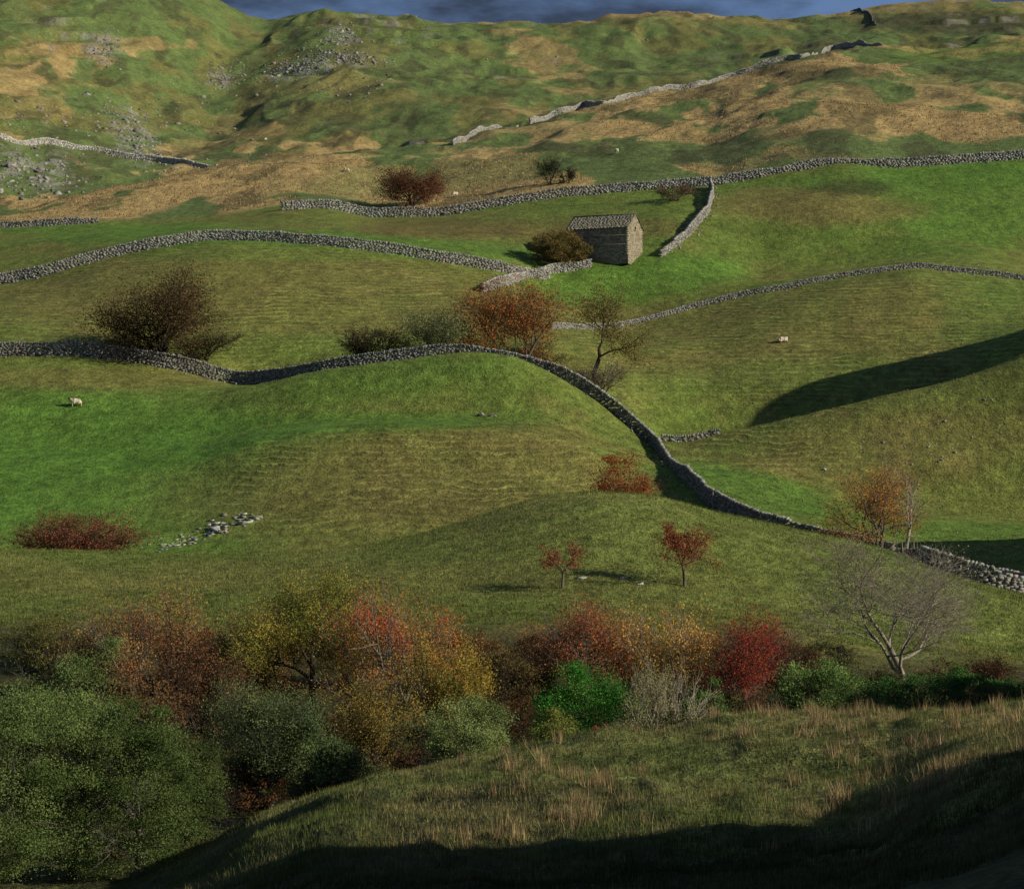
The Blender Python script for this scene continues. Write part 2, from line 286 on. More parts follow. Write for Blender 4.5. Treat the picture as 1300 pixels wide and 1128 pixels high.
def wall(label,pts,h=1.45,sl=.42,sh=.2,th=.55,seed=0,base=.29,closed=False,raw=None,name='drystone_wall',sm=23):
    r=np.random.default_rng(seed+100)
    if raw is None:
        p=np.array(pts,float); tt=np.linspace(0,len(p)-1,len(p)*24); k=np.arange(len(p))
        px=np.interp(tt,k,p[:,0]); D=np.interp(tt,k,p[:,1])
        w=np.hanning(sm); w/=w.sum(); q_=sm//2
        px=np.convolve(np.pad(px,q_,mode='reflect',reflect_type='odd'),w,mode='valid'); D=np.convolve(np.pad(D,q_,mode='reflect',reflect_type='odd'),w,mode='valid')
        xy=np.stack([(px-CX)/F*D,D],1)
    else: xy=raw
    xy=xy+0.0
    s=np.concatenate([[0],np.cumsum(np.hypot(*np.diff(xy,axis=0).T))]); L=s[-1]
    off=.35*fbm(s/9,s*0,seed,3)
    tang=np.gradient(xy,axis=0); tang/=np.linalg.norm(tang,axis=1)[:,None]
    xy=xy+np.stack([-tang[:,1],tang[:,0]],1)*off[:,None]
    hv=lambda q:h*(1+.16*fbm(q/6,q*0,seed+3,3))-np.maximum(0,fbm(q/12,q*0+5,seed+9,2)-.3)*h*1.1
    vs=[];fs=[];cs=[];nv=0
    def add(q,zo,half,yj,base_,tilt=.1,side=None):
        nonlocal nv
        x=np.interp(q,s,xy[:,0]); y=np.interp(q,s,xy[:,1]); e=.4
        x2=np.interp(q+e,s,xy[:,0]); y2=np.interp(q+e,s,xy[:,1]); x1=np.interp(q-e,s,xy[:,0]); y1=np.interp(q-e,s,xy[:,1])
        yaw=np.arctan2(y2-y1,x2-x1)
        if side is not None: x=x-np.sin(yaw)*side; y=y+np.cos(yaw)*side
        cen=np.stack([x,y,zat(x,y)+zo],1)
        v,f_,c_=stones(cen,half,yaw+yj,stonecol(r,len(q),base_),r,.2,tilt)
        vs.append(v);fs.append(f_+nv);cs.append(c_);nv+=len(v)
    nco=int(h/sh)
    for cix in range(-1,nco+1):
        q=np.cumsum(r.uniform(.6,1.5,int(L/sl*1.05)+2)*sl); q=q[q<L]; z=(cix+.5)*sh
        keep=z<hv(q); q=q[keep]; n=len(q)
        if not n: continue
        tw=th*(1-.38*max(z,0)/h)
        half=np.stack([sl*.5*r.uniform(.75,1.15,n),np.full(n,tw/2)*r.uniform(.8,1.15,n),sh*.5*r.uniform(.75,1.1,n)],1)
        add(q,np.full(n,z)+r.normal(0,.025,n),half,r.normal(0,.09,n),base)
    q=np.cumsum(r.uniform(.5,1.3,int(L/(sl*.55))+2)*sl*.55); q=q[q<L]; n=len(q)
    half=np.stack([sl*.22*r.uniform(.7,1.3,n),np.full(n,th*.34)*r.uniform(.8,1.2,n),sh*.75*r.uniform(.5,1.3,n)],1)
    add(q,hv(q)+sh*.4,half,r.normal(0,.15,n),base*1.12,.22)
    n=int(L*.7); q=r.uniform(0,L,n); sz=r.uniform(.06,.16,(n,3))*(sl/.42)
    add(q,sz[:,2]*.3,sz,r.uniform(0,3,n),base,.3,side=r.choice([-1,1],n)*r.uniform(.45,1.4,n))
    o=build(name,np.concatenate(vs),np.concatenate(fs),MS,np.concatenate(cs))
    return tag(o,label,'stone wall')
def hp(l,lo,hi): return [(x,hit(x,y,lo,hi)) for x,y in l]
def d17(x): return float(np.interp(x,[q[0] for q in D17],[q[1] for q in D17]))
def crest17(x,off=2.,a_=.93,b_=1.04):
    D=np.linspace(a_*d17(x),b_*d17(x),200); xx=(x-CX)/F*D; Y=CY-zat(xx,D)*F/D
    return float(D[np.argmin(Y)])-off
wall('long grey drystone wall winding over the green hump and down past its right flank to the orange hawthorn',[(-70,226),(0,226),(90,226),(180,226),(240,226),(300,226),(360,222),(400,219),(500,217),(600,216),(680,214),(740,212),(780,210),(830,207),(860,191),(900,175),(960,166),(1020,162),(1090,158),(1135,152)],1.4,.36,.18,.55,1,.22)
wall('drystone wall arching across the left field below the bright green strip, ending left of the barn',hp([(-60,368),(0,360),(60,349),(120,331),(200,314),(260,305),(330,306),(420,312),(500,322),(560,332),(640,346),(696,352)],255,300),1.4,.42,.2,.6,2,.28)
wall('short drystone wall climbing from the rust orange tree up to the barn foot',hp([(612,372),(640,362),(665,352),(700,345),(750,338)],262,310),1.2,.42,.2,.6,3,.29)
wall('thin low drystone wall along the brow of the right hand hill, running to the right edge',hp([(700,418),(760,417),(800,412),(880,391),(960,373),(1060,354),(1160,340),(1230,347),(1310,357),(1400,370)],245,300),.6,.34,.16,.45,4,.25)
wall('long drystone wall above the barn, running from the dark domed tree to the right edge',[(356,346),(380,347),(420,348),(450,350),(500,350),(600,350),(700,350),(800,350),(900,350),(1000,350),(1100,350),(1200,350),(1300,350),(1420,350)],1.4,.5,.24,.6,5,.27)
wall('short drystone wall linking the upper wall to the right of the barn',hp([(902,238),(903,250),(900,268),(880,292),(858,312),(838,326)],300,350),1.4,.45,.22,.6,6,.28)
wall('faint drystone wall at the left edge below the tan moor ridge',[(-60,350),(0,350),(60,350),(125,350)],.9,.5,.25,.6,7,.24)
wall('pale drystone wall crossing the rough ground at the upper left',hp([(-60,175),(0,177),(60,182),(120,190),(200,204),(275,214)],480,620),1.4,.6,.3,.7,8,.42)
wall('short pale drystone wall on the moor left of the centre ridge',[(575,.95*d17(575)),(600,.97*d17(600)),(625,.985*d17(625)),(657,.995*d17(657))],1.1,.45,.22,.6,9,.32)
wall('long pale drystone wall climbing the moor ridge toward the skyline at the upper right',[(x,crest17(x)) for x in range(672,1131,10)],1.35,.45,.22,.6,11,.34,sm=121)
wall('dark drystone wall running straight up to the skyline at the upper right',[(1060,978),(1082,965),(1096,935),(1106,905),(1112,870)],.8,.7,.35,.6,12,.16)
wall('tiny length of broken drystone wall right of the long wall above the shaded hollow',[(838,213),(870,213),(914,213)],.55,.4,.2,.5,13,.24)
cxf=(1246-CX)/F*141; a_=np.linspace(-.6,5.35,160)
wall('round drystone sheepfold in the dip at the right edge',None,1.05,.4,.2,.6,14,.25,raw=np.stack([cxf+4.2*np.cos(a_),141.5+5.2*np.sin(a_)],1),name='sheepfold_wall')
wall('low drystone wall between the orange hawthorn and the round sheepfold',[(1120,154),(1150,151),(1176,145)],.9,.4,.2,.5,15,.22)
# ---------------------------------------------------------------- barn
def barn():
    Db=hit(768,323,296,345); p=P(768,Db); rz=math.radians(-26); t=empty('stone_barn',(p[0],p[1],p[2]-.3),rz)
    tag(t,'small stone field barn with a slate roof beside the domed hawthorn','barn')
    M,nt,b=nodes('barn_rubble'); tcn=mk(nt,'ShaderNodeTexCoord').outputs['Object']
    mp=mk(nt,'ShaderNodeMapping'); mp.inputs['Scale'].default_value=(2.6,2.6,5.4); nt.links.new(tcn,mp.inputs[0])
    vo=mk(nt,'ShaderNodeTexVoronoi'); vo.inputs['Scale'].default_value=1.0; nt.links.new(mp.outputs[0],vo.inputs['Vector'])
    ve=mk(nt,'ShaderNodeTexVoronoi',feature='DISTANCE_TO_EDGE'); ve.inputs['Scale'].default_value=1.0; nt.links.new(mp.outputs[0],ve.inputs['Vector'])
    sp=mk(nt,'ShaderNodeSeparateColor'); nt.links.new(vo.outputs['Color'],sp.inputs[0])
    cr=mk(nt,'ShaderNodeValToRGB'); nt.links.new(sp.outputs[0],cr.inputs[0])
    cr.color_ramp.elements[0].color=(.2,.165,.11,1); cr.color_ramp.elements[1].color=(.46,.39,.27,1)
    nt.links.new(vscale(nt,cr.outputs[0],rangev(nt,ve.outputs['Distance'],0,.09,.4,1)),b.inputs['Base Color'])
    bp=mk(nt,'ShaderNodeBump'); bp.inputs['Distance'].default_value=.06; nt.links.new(rangev(nt,ve.outputs['Distance'],0,.12,0,1),bp.inputs['Height']); nt.links.new(bp.outputs[0],b.inputs['Normal'])
    L,W,H,R=10.4,6.0,4.2,6.4; l,w=L/2,W/2
    V=[(-l,-w,-1.6),(l,-w,-1.6),(l,w,-1.6),(-l,w,-1.6),(-l,-w,H),(l,-w,H),(l,w,H),(-l,w,H),(-l,0,R),(l,0,R)]
    me=bpy.data.meshes.new('wall'); me.from_pydata(V,[],[(0,1,5,4),(2,3,7,6),(1,2,6,9,5),(3,0,4,8,7)]); me.materials.append(M)
    o=bpy.data.objects.new('wall',me); COL.objects.link(o); o.parent=t
    r=np.random.default_rng(5)
    def box(name,c_,h_,mat,col,par=t):
        v=CUBE*np.array(h_)+np.array(c_); return build(name,v,CF,mat,np.tile(np.array(col),(8,1)),par)
    vs=[];fs=[];cc=[];nv=0
    for sgn in (-1,1):
        sl=math.hypot(w+.25,(R-H)*(w+.25)/w); n=17; ang=math.atan2(R-H,w)
        for i in range(n):
            u=(i+.5)/n; yy=sgn*(w+.25)*(1-u); zz=R+.1-(R-H)/w*abs(yy); x=-l-.2-r.uniform(0,.25)
            while x<l+.2:
                x0=max(x,-l-.2); wd=min(r.uniform(.35,.75),l+.2-x0)
                if wd<.08: break
                v=CUBE*np.array([wd/2+.01,sl/n*.64,.014])*(1+r.uniform(-.02,.02,(8,3)))
                al=-sgn*ang*.99; y2=v[:,1]*math.cos(al)-v[:,2]*math.sin(al); z2=v[:,1]*math.sin(al)+v[:,2]*math.cos(al)
                vs.append(np.stack([v[:,0]+x0+wd/2,y2+yy,z2+zz+r.uniform(-.006,.006)],1)); fs.append(CF+nv); nv+=8
                cc.append(np.tile(np.array([.22,.2,.135])*r.uniform(.9,1.1),(8,1))); x=x0+wd
    rf=build('roof',np.concatenate(vs),np.concatenate(fs),MS,np.concatenate(cc),t)
    box('ridge',(0,0,R+.13),(l+.22,.12,.05),MS,(.21,.19,.13),rf)
    for z in (1.5,2.9): box('ledge',(0,-w-.04,z),(l,.05,.035),MS,(.24,.2,.14))
    d=box('window',(l+.01,.0,4.2),(.03,.2,.25),MB,(.012,.01,.008)); box('sill',(l+.06,.0,3.9),(.09,.34,.05),MS,(.36,.31,.22),d)
    for s in (-1,1):
        vv=[];ff=[];c2=[];k=0
        for i in range(12):
            hx=.3 if i%2 else .45
            vv.append(CUBE*np.array([hx/2+.1,.14,.17])+np.array([s*(l-.18),-w,-.1+i*.355])); ff.append(CF+k); k+=8; c2.append(np.tile(np.array([.3,.26,.18])*r.uniform(.7,1.2),(8,1)))
        build('quoins',np.concatenate(vv),np.concatenate(ff),MS,np.concatenate(c2),t)
barn()
# ---------------------------------------------------------------- trees
def skel(R,stems,depth,spread,up,trunk,wig=.17):
    segs=[]
    def nrm(d):
        l=math.sqrt(d[0]**2+d[1]**2+d[2]**2)+1e-9; return (d[0]/l,d[1]/l,d[2]/l)
    def grow(p,d,L,r,dep,first):
        n=4 if dep>=2 else 3
        for i in range(n):
            d=nrm((d[0]+R.gauss(0,wig),d[1]+R.gauss(0,wig),d[2]+R.gauss(0,wig)+up))
            q=(p[0]+d[0]*L/n,p[1]+d[1]*L/n,p[2]+d[2]*L/n); r2=r*.86
            segs.append((*p,*q,r,r2,dep)); p=q; r=r2
            if dep>0 and (i>=1 if not first else i>=n-2-(trunk<.3)):
                for _ in range(1+(R.random()<.55)):
                    a=math.radians(R.uniform(28,62))*spread; v=nrm((R.gauss(0,1),R.gauss(0,1),R.gauss(0,.6)))
                    cd=nrm((d[0]*math.cos(a)+v[0]*math.sin(a),d[1]*math.cos(a)+v[1]*math.sin(a),d[2]*math.cos(a)+v[2]*math.sin(a)))
                    grow(p,cd,L*R.uniform(.5,.85)*(1.25 if first else 1),r*.62,dep-1,False)
        if dep>0: grow(p,d,L*.72,r*.8,dep-1,False)
    for s in range(stems):
        a=s*6.28/stems+R.random(); tl=0 if stems==1 else .55
        grow((R.gauss(0,.03)*(stems>1),R.gauss(0,.03)*(stems>1),0),nrm((math.cos(a)*tl*spread,math.sin(a)*tl*spread,1)),trunk if stems==1 else .5,.05 if stems==1 else .03,depth,stems==1)
    return np.array(segs)
def tubes(S,sides=5):
    p0=S[:,0:3];p1=S[:,3:6];d=p1-p0;d/=np.linalg.norm(d,axis=1)[:,None]+1e-9
    ref=np.where(np.abs(d[:,2:3])>.9,np.array([[1.,0,0]]),np.array([[0,0,1.]])); u=np.cross(d,ref);u/=np.linalg.norm(u,axis=1)[:,None]; v=np.cross(d,u)
    a=np.arange(sides)*2*math.pi/sides; ring=u[:,None,:]*np.cos(a)[None,:,None]+v[:,None,:]*np.sin(a)[None,:,None]
    A=p0[:,None]+ring*S[:,6][:,None,None]; B=p1[:,None]+ring*S[:,7][:,None,None]
    V=np.concatenate([A,B],1).reshape(-1,3); k=np.arange(sides); k2=(k+1)%sides
    f=np.stack([k,k2,k2+sides,k+sides],1); Fc=(f[None]+2*sides*np.arange(len(S))[:,None,None]).reshape(-1,4); return V,Fc
def leaves(pos,size,cols,r,clump=.9,br=1.15):
    n=len(pos); u=r.normal(0,1,(n,3)); u/=np.linalg.norm(u,axis=1)[:,None]; w=np.cross(u,r.normal(0,1,(n,3))); w/=np.linalg.norm(w,axis=1)[:,None]+1e-9
    s=size*r.uniform(.5,1.3,n)[:,None]; a=u*s*.62; b_=w*s*.36
    V=np.stack([pos-a,pos+b_*1.0-a*.1,pos+a,pos-b_-a*.1],1).reshape(-1,3); Fc=np.arange(4*n).reshape(-1,4)
    cols=np.array(cols,float); q=fbm(pos[:,0]*clump+pos[:,2]*.7,pos[:,1]*clump+pos[:,2],5,2)*1.4+r.normal(0,.2,n)
    t=np.clip((q+1)/2,0,.999)*(len(cols)-1); i=t.astype(int); fr=(t-i)[:,None]; c_=cols[i]*(1-fr)+cols[np.minimum(i+1,len(cols)-1)]*fr
    c_*=br*r.uniform(.8,1.15,n)[:,None]
    return V,Fc,np.repeat(c_,4,0)
BR=1.2; NL=1.0; LS=1.0
def tree(name,label,cat,px,D,ytop,wpx,cols,nleaf,ls,bark=(.12,.1,.08),kind='airy',seed=1,stems=1,depth=4,spread=1.,up=.05,trunk=.4,lsig=.05,group=None,thick=1.,thin=-.28,br=None,dy=1.):
    if stems>=4: depth=min(depth,3)
    if br is None: br=BR
    nleaf=int(nleaf*NL); ls=ls*LS
    p=P(px,D); ybase=CY-p[2]*F/D; h=max(.6,(ybase-ytop)*D/F); w=wpx*D/F
    R=random.Random(seed); r=np.random.default_rng(seed)
    t=empty(name,(p[0],p[1],p[2]-.08)); tag(t,label,cat,group)
    S=skel(R,stems,depth,spread,up,trunk)
    tips=S[S[:,8]<=1][:,3:6]
    zx=np.percentile(tips[:,2],99.3); cxm=np.percentile(tips[:,0],[1.5,98.5]); cym=np.percentile(tips[:,1],[1.5,98.5])
    sx=w/max(cxm[1]-cxm[0],.2); sy=w/max(cym[1]-cym[0],.2); sz=h/zx
    if kind=='bush': sx*=.85; sy*=.85; sz*=.85
    mx=(cxm[0]+cxm[1])/2; my=(cym[0]+cym[1])/2
    def tf(q):
        o=q.copy(); k=np.clip(q[:,2]/zx,0,1); o[:,0]=(q[:,0]-mx*k)*sx; o[:,1]=(q[:,1]-my*k)*sy; o[:,2]=np.maximum(q[:,2]*sz,-.1); return o
    S2=S.copy(); S2[:,0:3]=tf(S[:,0:3]); S2[:,3:6]=tf(S[:,3:6]); rs=math.sqrt(h*w)*.75*thick
    S2[:,6:8]=np.maximum(S[:,6:8]*rs,.005*D/90)
    V_,F_=tubes(S2,6 if D<170 else 4); bc=np.tile(np.array(bark),(len(V_),1))*np.repeat(r.uniform(.75,1.25,len(S2)),2*(6 if D<170 else 4))[:,None]
    build('trunk',V_,F_,MB,bc,t)
    if nleaf:
        if kind=='bush':
            nc_=int(60+w*16); uu=r.normal(0,1,(nc_,3)); uu/=np.linalg.norm(uu,axis=1)[:,None]; rad=r.uniform(.35,1,nc_)**.5
            lump=1+.45*fbm(uu[:,0]*2+seed,uu[:,2]*2,3,2)[:,None]
            cen=uu*rad[:,None]*np.array([w*.44,w*.4,h*.46])*lump; cen[:,2]+=h*.5; cen[:,2]=np.maximum(cen[:,2],h*.08)
            ci=r.integers(0,nc_,nleaf); mn=min(w,h); sg=r.uniform(.03,.085,nc_)[ci][:,None]*np.array([mn*1.15,mn*1.15,mn*.7]); pos=cen[ci]+r.normal(0,1,(nleaf,3))*sg
            pos[:,2]=np.abs(pos[:,2])
        else:
            tp=S2[S2[:,8]<=1][:,0:6]; ci=r.integers(0,len(tp),nleaf); fr=r.random(nleaf)[:,None]
            mask=fbm(tp[ci,3]/w*4+seed,tp[ci,5]/h*4+tp[ci,4]/w*3,seed,2)+r.normal(0,.25,nleaf)>thin; ci=ci[mask]; fr=fr[mask]
            pos=tp[ci,0:3]*(1-fr)+tp[ci,3:6]*fr+r.normal(0,lsig,(len(ci),3))*math.sqrt(w*h)
            pos[:,2]=np.maximum(pos[:,2],.05)
        V_,F_,c_=leaves(pos,ls,cols,r,1.4/max(w,1)*3,br); build('crown',V_,F_,ML,c_,t)
    return t
red=[(.19,.04,.022),(.26,.055,.025),(.14,.055,.022)]
pale=[(.08,.12,.032),(.13,.18,.05),(.19,.24,.075)]; dg=[(.02,.05,.012),(.035,.085,.018),(.06,.11,.025)]; bg=[(.02,.07,.012),(.04,.14,.018),(.08,.19,.028)]
yel=[(.16,.13,.025),(.26,.18,.03),(.1,.11,.025)]; org=[(.3,.16,.035),(.38,.23,.05),(.18,.1,.03)]; gg=[(.06,.09,.035),(.1,.135,.045),(.14,.175,.06)]
greyb=(.13,.115,.09); drk=(.04,.032,.025)
T=tree
T('ash_tree','large muted green leafy tree filling the bottom left corner','tree',-10,50,830,240,pale,100000,.045,greyb,'bush',3,trunk=.3)
T('ash_tree','tall green leafy tree in the bottom left, just right of the large corner tree','tree',92,52,803,190,pale,80000,.045,greyb,'bush',34)
T('ash_tree','darker green leafy tree in the bottom left, right of the two paler ones','tree',172,51,870,160,[(.055,.085,.022),(.09,.13,.035),(.145,.185,.055)],60000,.045,greyb,'bush',33)
T('leafy_shrub','olive green bushy shrub at the bottom, rightmost of the corner foliage','tree',238,54,938,115,[(.04,.065,.018),(.075,.1,.028),(.11,.145,.04)],36000,.045,drk,'bush',4)
BR=1.85; NL=1.9; LS=.78
T('rowan_tree','reddish brown rowan with grey stems, leftmost tree on the upper edge of the gully','tree',180,84,745,170,[(.23,.07,.03),(.18,.1,.035),(.28,.14,.04)],10000,.1,(.13,.12,.09),'airy',5,stems=4,spread=.8,up=.07,thin=-.2)
T('hazel_tree','olive yellow leafy tree between the two red berried rowans on the left','tree',392,84,726,150,[(.1,.11,.02),(.17,.16,.028),(.24,.19,.035)],20000,.09,(.06,.05,.04),'airy',6,depth=4,trunk=.3)
T('ash_tree','grey green rounded tree low in the shaded gully left of centre','tree',342,66,866,145,gg,22000,.075,greyb,'airy',7,trunk=.2,thin=-.4,br=1.45)
T('rowan_tree','grey stemmed rowan covered in scarlet berries above the yellow shrub','tree',500,82,740,182,[(.39,.07,.028),(.3,.12,.03),(.18,.15,.04)],16000,.09,(.15,.14,.11),'airy',8,stems=5,spread=.85,up=.06,thin=-.2)
T('hazel_shrub','golden yellow shrub under the scarlet berried rowan','shrub',565,76,810,105,yel,15000,.085,(.08,.06,.04),'airy',9,stems=4,thin=-.3)
T('hazel_shrub','ochre leaved low shrub left of the round pale willow','shrub',470,72,855,120,[(.18,.12,.03),(.12,.1,.03),(.24,.16,.03)],14000,.08,drk,'airy',10,stems=4,thin=-.3)
T('willow_bush','round dense pale sage green bush at the gully edge','bush',598,60,882,130,[(.12,.155,.05),(.17,.21,.065),(.22,.25,.09)],26000,.062,greyb,'bush',11,br=1.45)
T('rowan_tree','nearly bare russet rowan left of the bright green bush top','tree',742,86,760,135,[(.23,.085,.035),(.29,.085,.03),(.15,.085,.03)],7500,.1,(.13,.11,.09),'airy',12,stems=5,spread=.85)
T('holly_bush','glossy bright green bush in the gully centre','bush',742,68,850,145,bg,20000,.08,drk,'bush',13)
T('birch_tree','slim pale stemmed tree with orange leaves at its top, right of the bright green bush','tree',848,80,766,105,org,8000,.1,(.28,.25,.2),'airy',14,stems=3,depth=3,spread=.6,up=.1,thin=-.1)
T('birch_shrub','straw coloured bare stemmed thicket under the orange topped birch','shrub',845,66,840,120,[(.3,.26,.1),(.2,.2,.06),(.3,.25,.12)],5200,.075,(.34,.3,.22),'airy',15,stems=6,spread=.75,up=.08,br=1.2)
T('hawthorn_tree','deep crimson berried hawthorn right of the orange topped birch','tree',940,80,780,145,[(.15,.03,.018),(.27,.038,.022),(.1,.05,.02)],16000,.085,(.1,.08,.06),'airy',16,stems=3,thin=-.15)
T('elder_bush','fresh green bush between the crimson hawthorn and the big bare tree','bush',1046,74,832,105,[(.06,.11,.03),(.1,.155,.04),(.14,.19,.055)],13000,.085,drk,'bush',17,br=1.7)
T('ash_tree','big almost leafless tree with silvery twigs at the right end of the gully','tree',1132,84,682,240,[(.24,.23,.1),(.3,.27,.12)],5000,.08,(.26,.225,.17),'airy',71,depth=5,stems=1,trunk=.2,spread=1.0,thick=.7,up=.085,br=1.3)
T('holly_bush','wide dark green bush at the right edge under the big bare tree','bush',1205,70,848,200,dg,24000,.085,drk,'bush',19)
T('gorse_bush','yellow green low bush at the foot of the bright green bush','bush',708,60,893,76,[(.12,.15,.03),(.17,.18,.04)],9000,.065,drk,'bush',20,br=1.4)
T('rose_bush','small crimson berried bush peeping over the foreground bank','bush',772,57,912,52,[(.24,.035,.03),(.16,.05,.03)],3000,.06,drk,'bush',21)
for i,(px,D,yt,w,cc,lab) in enumerate([(258,78,815,120,[(.17,.075,.03),(.1,.055,.025)],'dark russet shrub in shade between corner tree and the grey green tree'),(60,94,775,120,[(.09,.1,.03),(.12,.11,.03)],'olive shrub behind the top of the large corner tree'),(310,86,790,100,[(.14,.075,.03),(.08,.05,.02)],'brown bracken coloured shrub behind the grey green tree'),
    (640,84,812,90,[(.07,.05,.02),(.11,.08,.03)],'low dark brown shrub behind the round pale willow'),(800,88,795,80,[(.22,.11,.03),(.13,.08,.03)],'small orange brown shrub between the bare rowan and the birch'),(430,62,930,95,[(.04,.06,.02),(.06,.08,.03)],'dark green shrub in deep shade below the ochre shrub'),
    (1000,86,820,75,[(.17,.055,.03),(.1,.08,.03)],'small russet shrub at the upper right of the crimson hawthorn'),(890,70,862,70,[(.05,.11,.025),(.09,.15,.035)],'small green shrub under the crimson hawthorn'),(1280,84,862,90,dg,'dark green shrub behind the wide holly at the frame edge'),(175,68,850,140,[(.1,.06,.025),(.15,.085,.03)],'dark shrub in the gully behind the corner trees'),
    (445,90,785,80,[(.14,.13,.03),(.1,.1,.025)],'small olive bush between the yellow leaved tree and the scarlet rowan'),(680,90,800,85,[(.14,.07,.03),(.09,.06,.025)],'dim brown bush left of the nearly bare russet rowan'),(600,94,800,70,[(.17,.085,.03),(.1,.07,.025)],'thin rust bush on the bank above the pale willow'),(120,88,790,100,[(.17,.08,.03),(.1,.065,.025)],'rust bush left of the leftmost rowan'),
    (1095,66,868,100,[(.05,.08,.02),(.08,.12,.03)],'mid green bush at the foot of the big bare tree'),(540,68,905,90,[(.1,.1,.03),(.06,.07,.025)],'small olive bush at the left foot of the pale willow'),
    (340,90,770,95,[(.22,.11,.03),(.13,.08,.03)],'copper coloured bush left of the olive yellow tree'),(240,90,790,85,[(.2,.07,.03),(.1,.06,.025)],'brick red bush right of the leftmost rowan')]):
    T('shrub',lab,'shrub',px,D,yt,w,cc,7500,.09,drk,'bush' if i%2 else 'airy',30+i,stems=4,thin=-.4,br=1.6)
BR=1.25; NL=1.4; LS=.85
rr=random.Random(77); unders=[[(.06,.035,.018),(.1,.05,.02)],[(.035,.045,.016),(.06,.07,.022)],[(.12,.055,.02),(.08,.04,.018)],[(.05,.06,.02),(.09,.09,.025)]]  # added undergrowth, coloured dark to fill the shade between the trees
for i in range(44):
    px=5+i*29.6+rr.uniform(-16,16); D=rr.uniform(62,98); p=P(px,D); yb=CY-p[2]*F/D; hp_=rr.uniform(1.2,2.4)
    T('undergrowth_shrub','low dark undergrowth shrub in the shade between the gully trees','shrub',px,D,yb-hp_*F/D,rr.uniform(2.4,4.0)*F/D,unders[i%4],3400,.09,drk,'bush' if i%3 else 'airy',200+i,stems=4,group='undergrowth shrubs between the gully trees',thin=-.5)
BR=1.4; NL=1.; LS=.9
def TH(name,label,cat,px,yb,lo,hi,*a_,**k): return T(name,label,cat,px,hit(px,yb,lo,hi),*a_,**k)
TH('rowan_tree','small lopsided rowan with russet top on the near hill, left one of the pair','tree',714,746,100,135,683,56,[(.2,.06,.03),(.26,.08,.035)],1700,.12,(.12,.1,.08),'airy',50,depth=3,trunk=.6,spread=1.1)
TH('rowan_tree','crimson leaved rowan on the near hill, right one of the pair','tree',869,744,100,135,664,74,red,4200,.12,(.1,.08,.06),'airy',51,depth=3,trunk=.5)
T('hawthorn_bush','wide dark red bush in the hollow at the left edge','bush',95,154,652,150,[(.15,.05,.03),(.2,.065,.035),(.1,.05,.02)],14000,.15,drk,'airy',52,stems=7,spread=1.2,trunk=.2,thin=-.6)
T('hawthorn_bush','russet hawthorn crouching behind the brow left of the long wall','bush',787,163,578,98,[(.2,.065,.025),(.27,.09,.03),(.13,.065,.02)],17000,.14,drk,'bush',53,stems=5,spread=1.1)
T('hawthorn_tree','orange leaved hawthorn beside the long wall on the right','tree',1118,150,588,135,[(.32,.13,.035),(.38,.18,.045),(.17,.1,.03)],9000,.14,(.12,.1,.08),'airy',54,stems=3,depth=3,spread=1.15,thin=-.5)
T('dead_tree','bare grey leaning tree behind the orange hawthorn','tree',1150,153,577,60,[(.3,.25,.18)],60,.1,(.3,.27,.22),'airy',55,depth=3,trunk=.5)
TH('hawthorn_tree','dark brown spreading tree alone in the upper left field','tree',205,462,228,246,348,140,[(.085,.055,.025),(.12,.07,.03),(.065,.055,.02)],26000,.22,drk,'airy',56,stems=6,depth=3,spread=1.0,up=.02,lsig=.08,thin=-.9,br=1.25)
T('alder_bush','low dark bush spreading right from the lone brown tree','bush',262,232,415,90,[(.1,.09,.03),(.07,.06,.02)],4200,.2,drk,'airy',57,stems=4)
T('willow_tree','pale grey green round tree behind the crest of the green hump','tree',556,225,393,90,[(.12,.14,.05),(.16,.17,.07),(.1,.1,.04)],11500,.2,(.09,.08,.06),'airy',58,stems=3,depth=3,thin=-.5)
T('hawthorn_tree','large rust orange tree behind the crest of the green hump','tree',650,228,358,128,[(.24,.085,.027),(.32,.12,.035),(.15,.075,.025)],19000,.21,(.1,.08,.06),'airy',59,stems=2,depth=4,lsig=.06,thin=-.6)
T('ash_tree','tall thin olive leaved tree right of the rust orange tree','tree',757,233,360,80,[(.14,.12,.035),(.18,.14,.045),(.1,.09,.03)],8500,.2,(.1,.08,.06),'airy',60,depth=3,trunk=.35,thin=-.5)
T('thorn_bush','grey twiggy bush beside the long wall under the tall thin tree','bush',762,222,455,62,[(.14,.1,.06),(.18,.15,.1)],1600,.2,(.15,.12,.09),'airy',61,stems=5)
T('thorn_bush','added dark low bush standing in for tree shadow in the hollow left of the pale grey green tree','bush',478,228,414,90,[(.06,.05,.02),(.09,.065,.025)],6200,.2,drk,'airy',62,stems=5,br=1.1)  # added bush, its dark mass takes the place of a tree shadow
TH('hawthorn_tree','broad domed dark olive hawthorn directly in front of the barn','tree',710,338,286,303,290,78,[(.1,.08,.025),(.14,.1,.03),(.17,.12,.04)],17000,.21,drk,'bush',63,depth=3,stems=3,trunk=.25,spread=1.0)
T('hawthorn_tree','dark red brown domed hawthorn standing above the upper wall','tree',524,362,216,78,[(.12,.045,.025),(.15,.06,.03),(.08,.05,.02)],12000,.26,drk,'airy',64,depth=3,spread=1.1,stems=4,lsig=.065,thin=-.8)
T('thorn_bush','small reddish twiggy bush left of the wall above the barn','bush',860,336,232,50,[(.14,.07,.035),(.12,.07,.03)],1800,.24,(.12,.09,.07),'airy',65,stems=4)
T('thorn_bush','small dark bush on the moor above the upper wall','bush',698,366,200,34,[(.04,.05,.02),(.06,.06,.02)],1300,.3,drk,'airy',66,stems=3,depth=3)
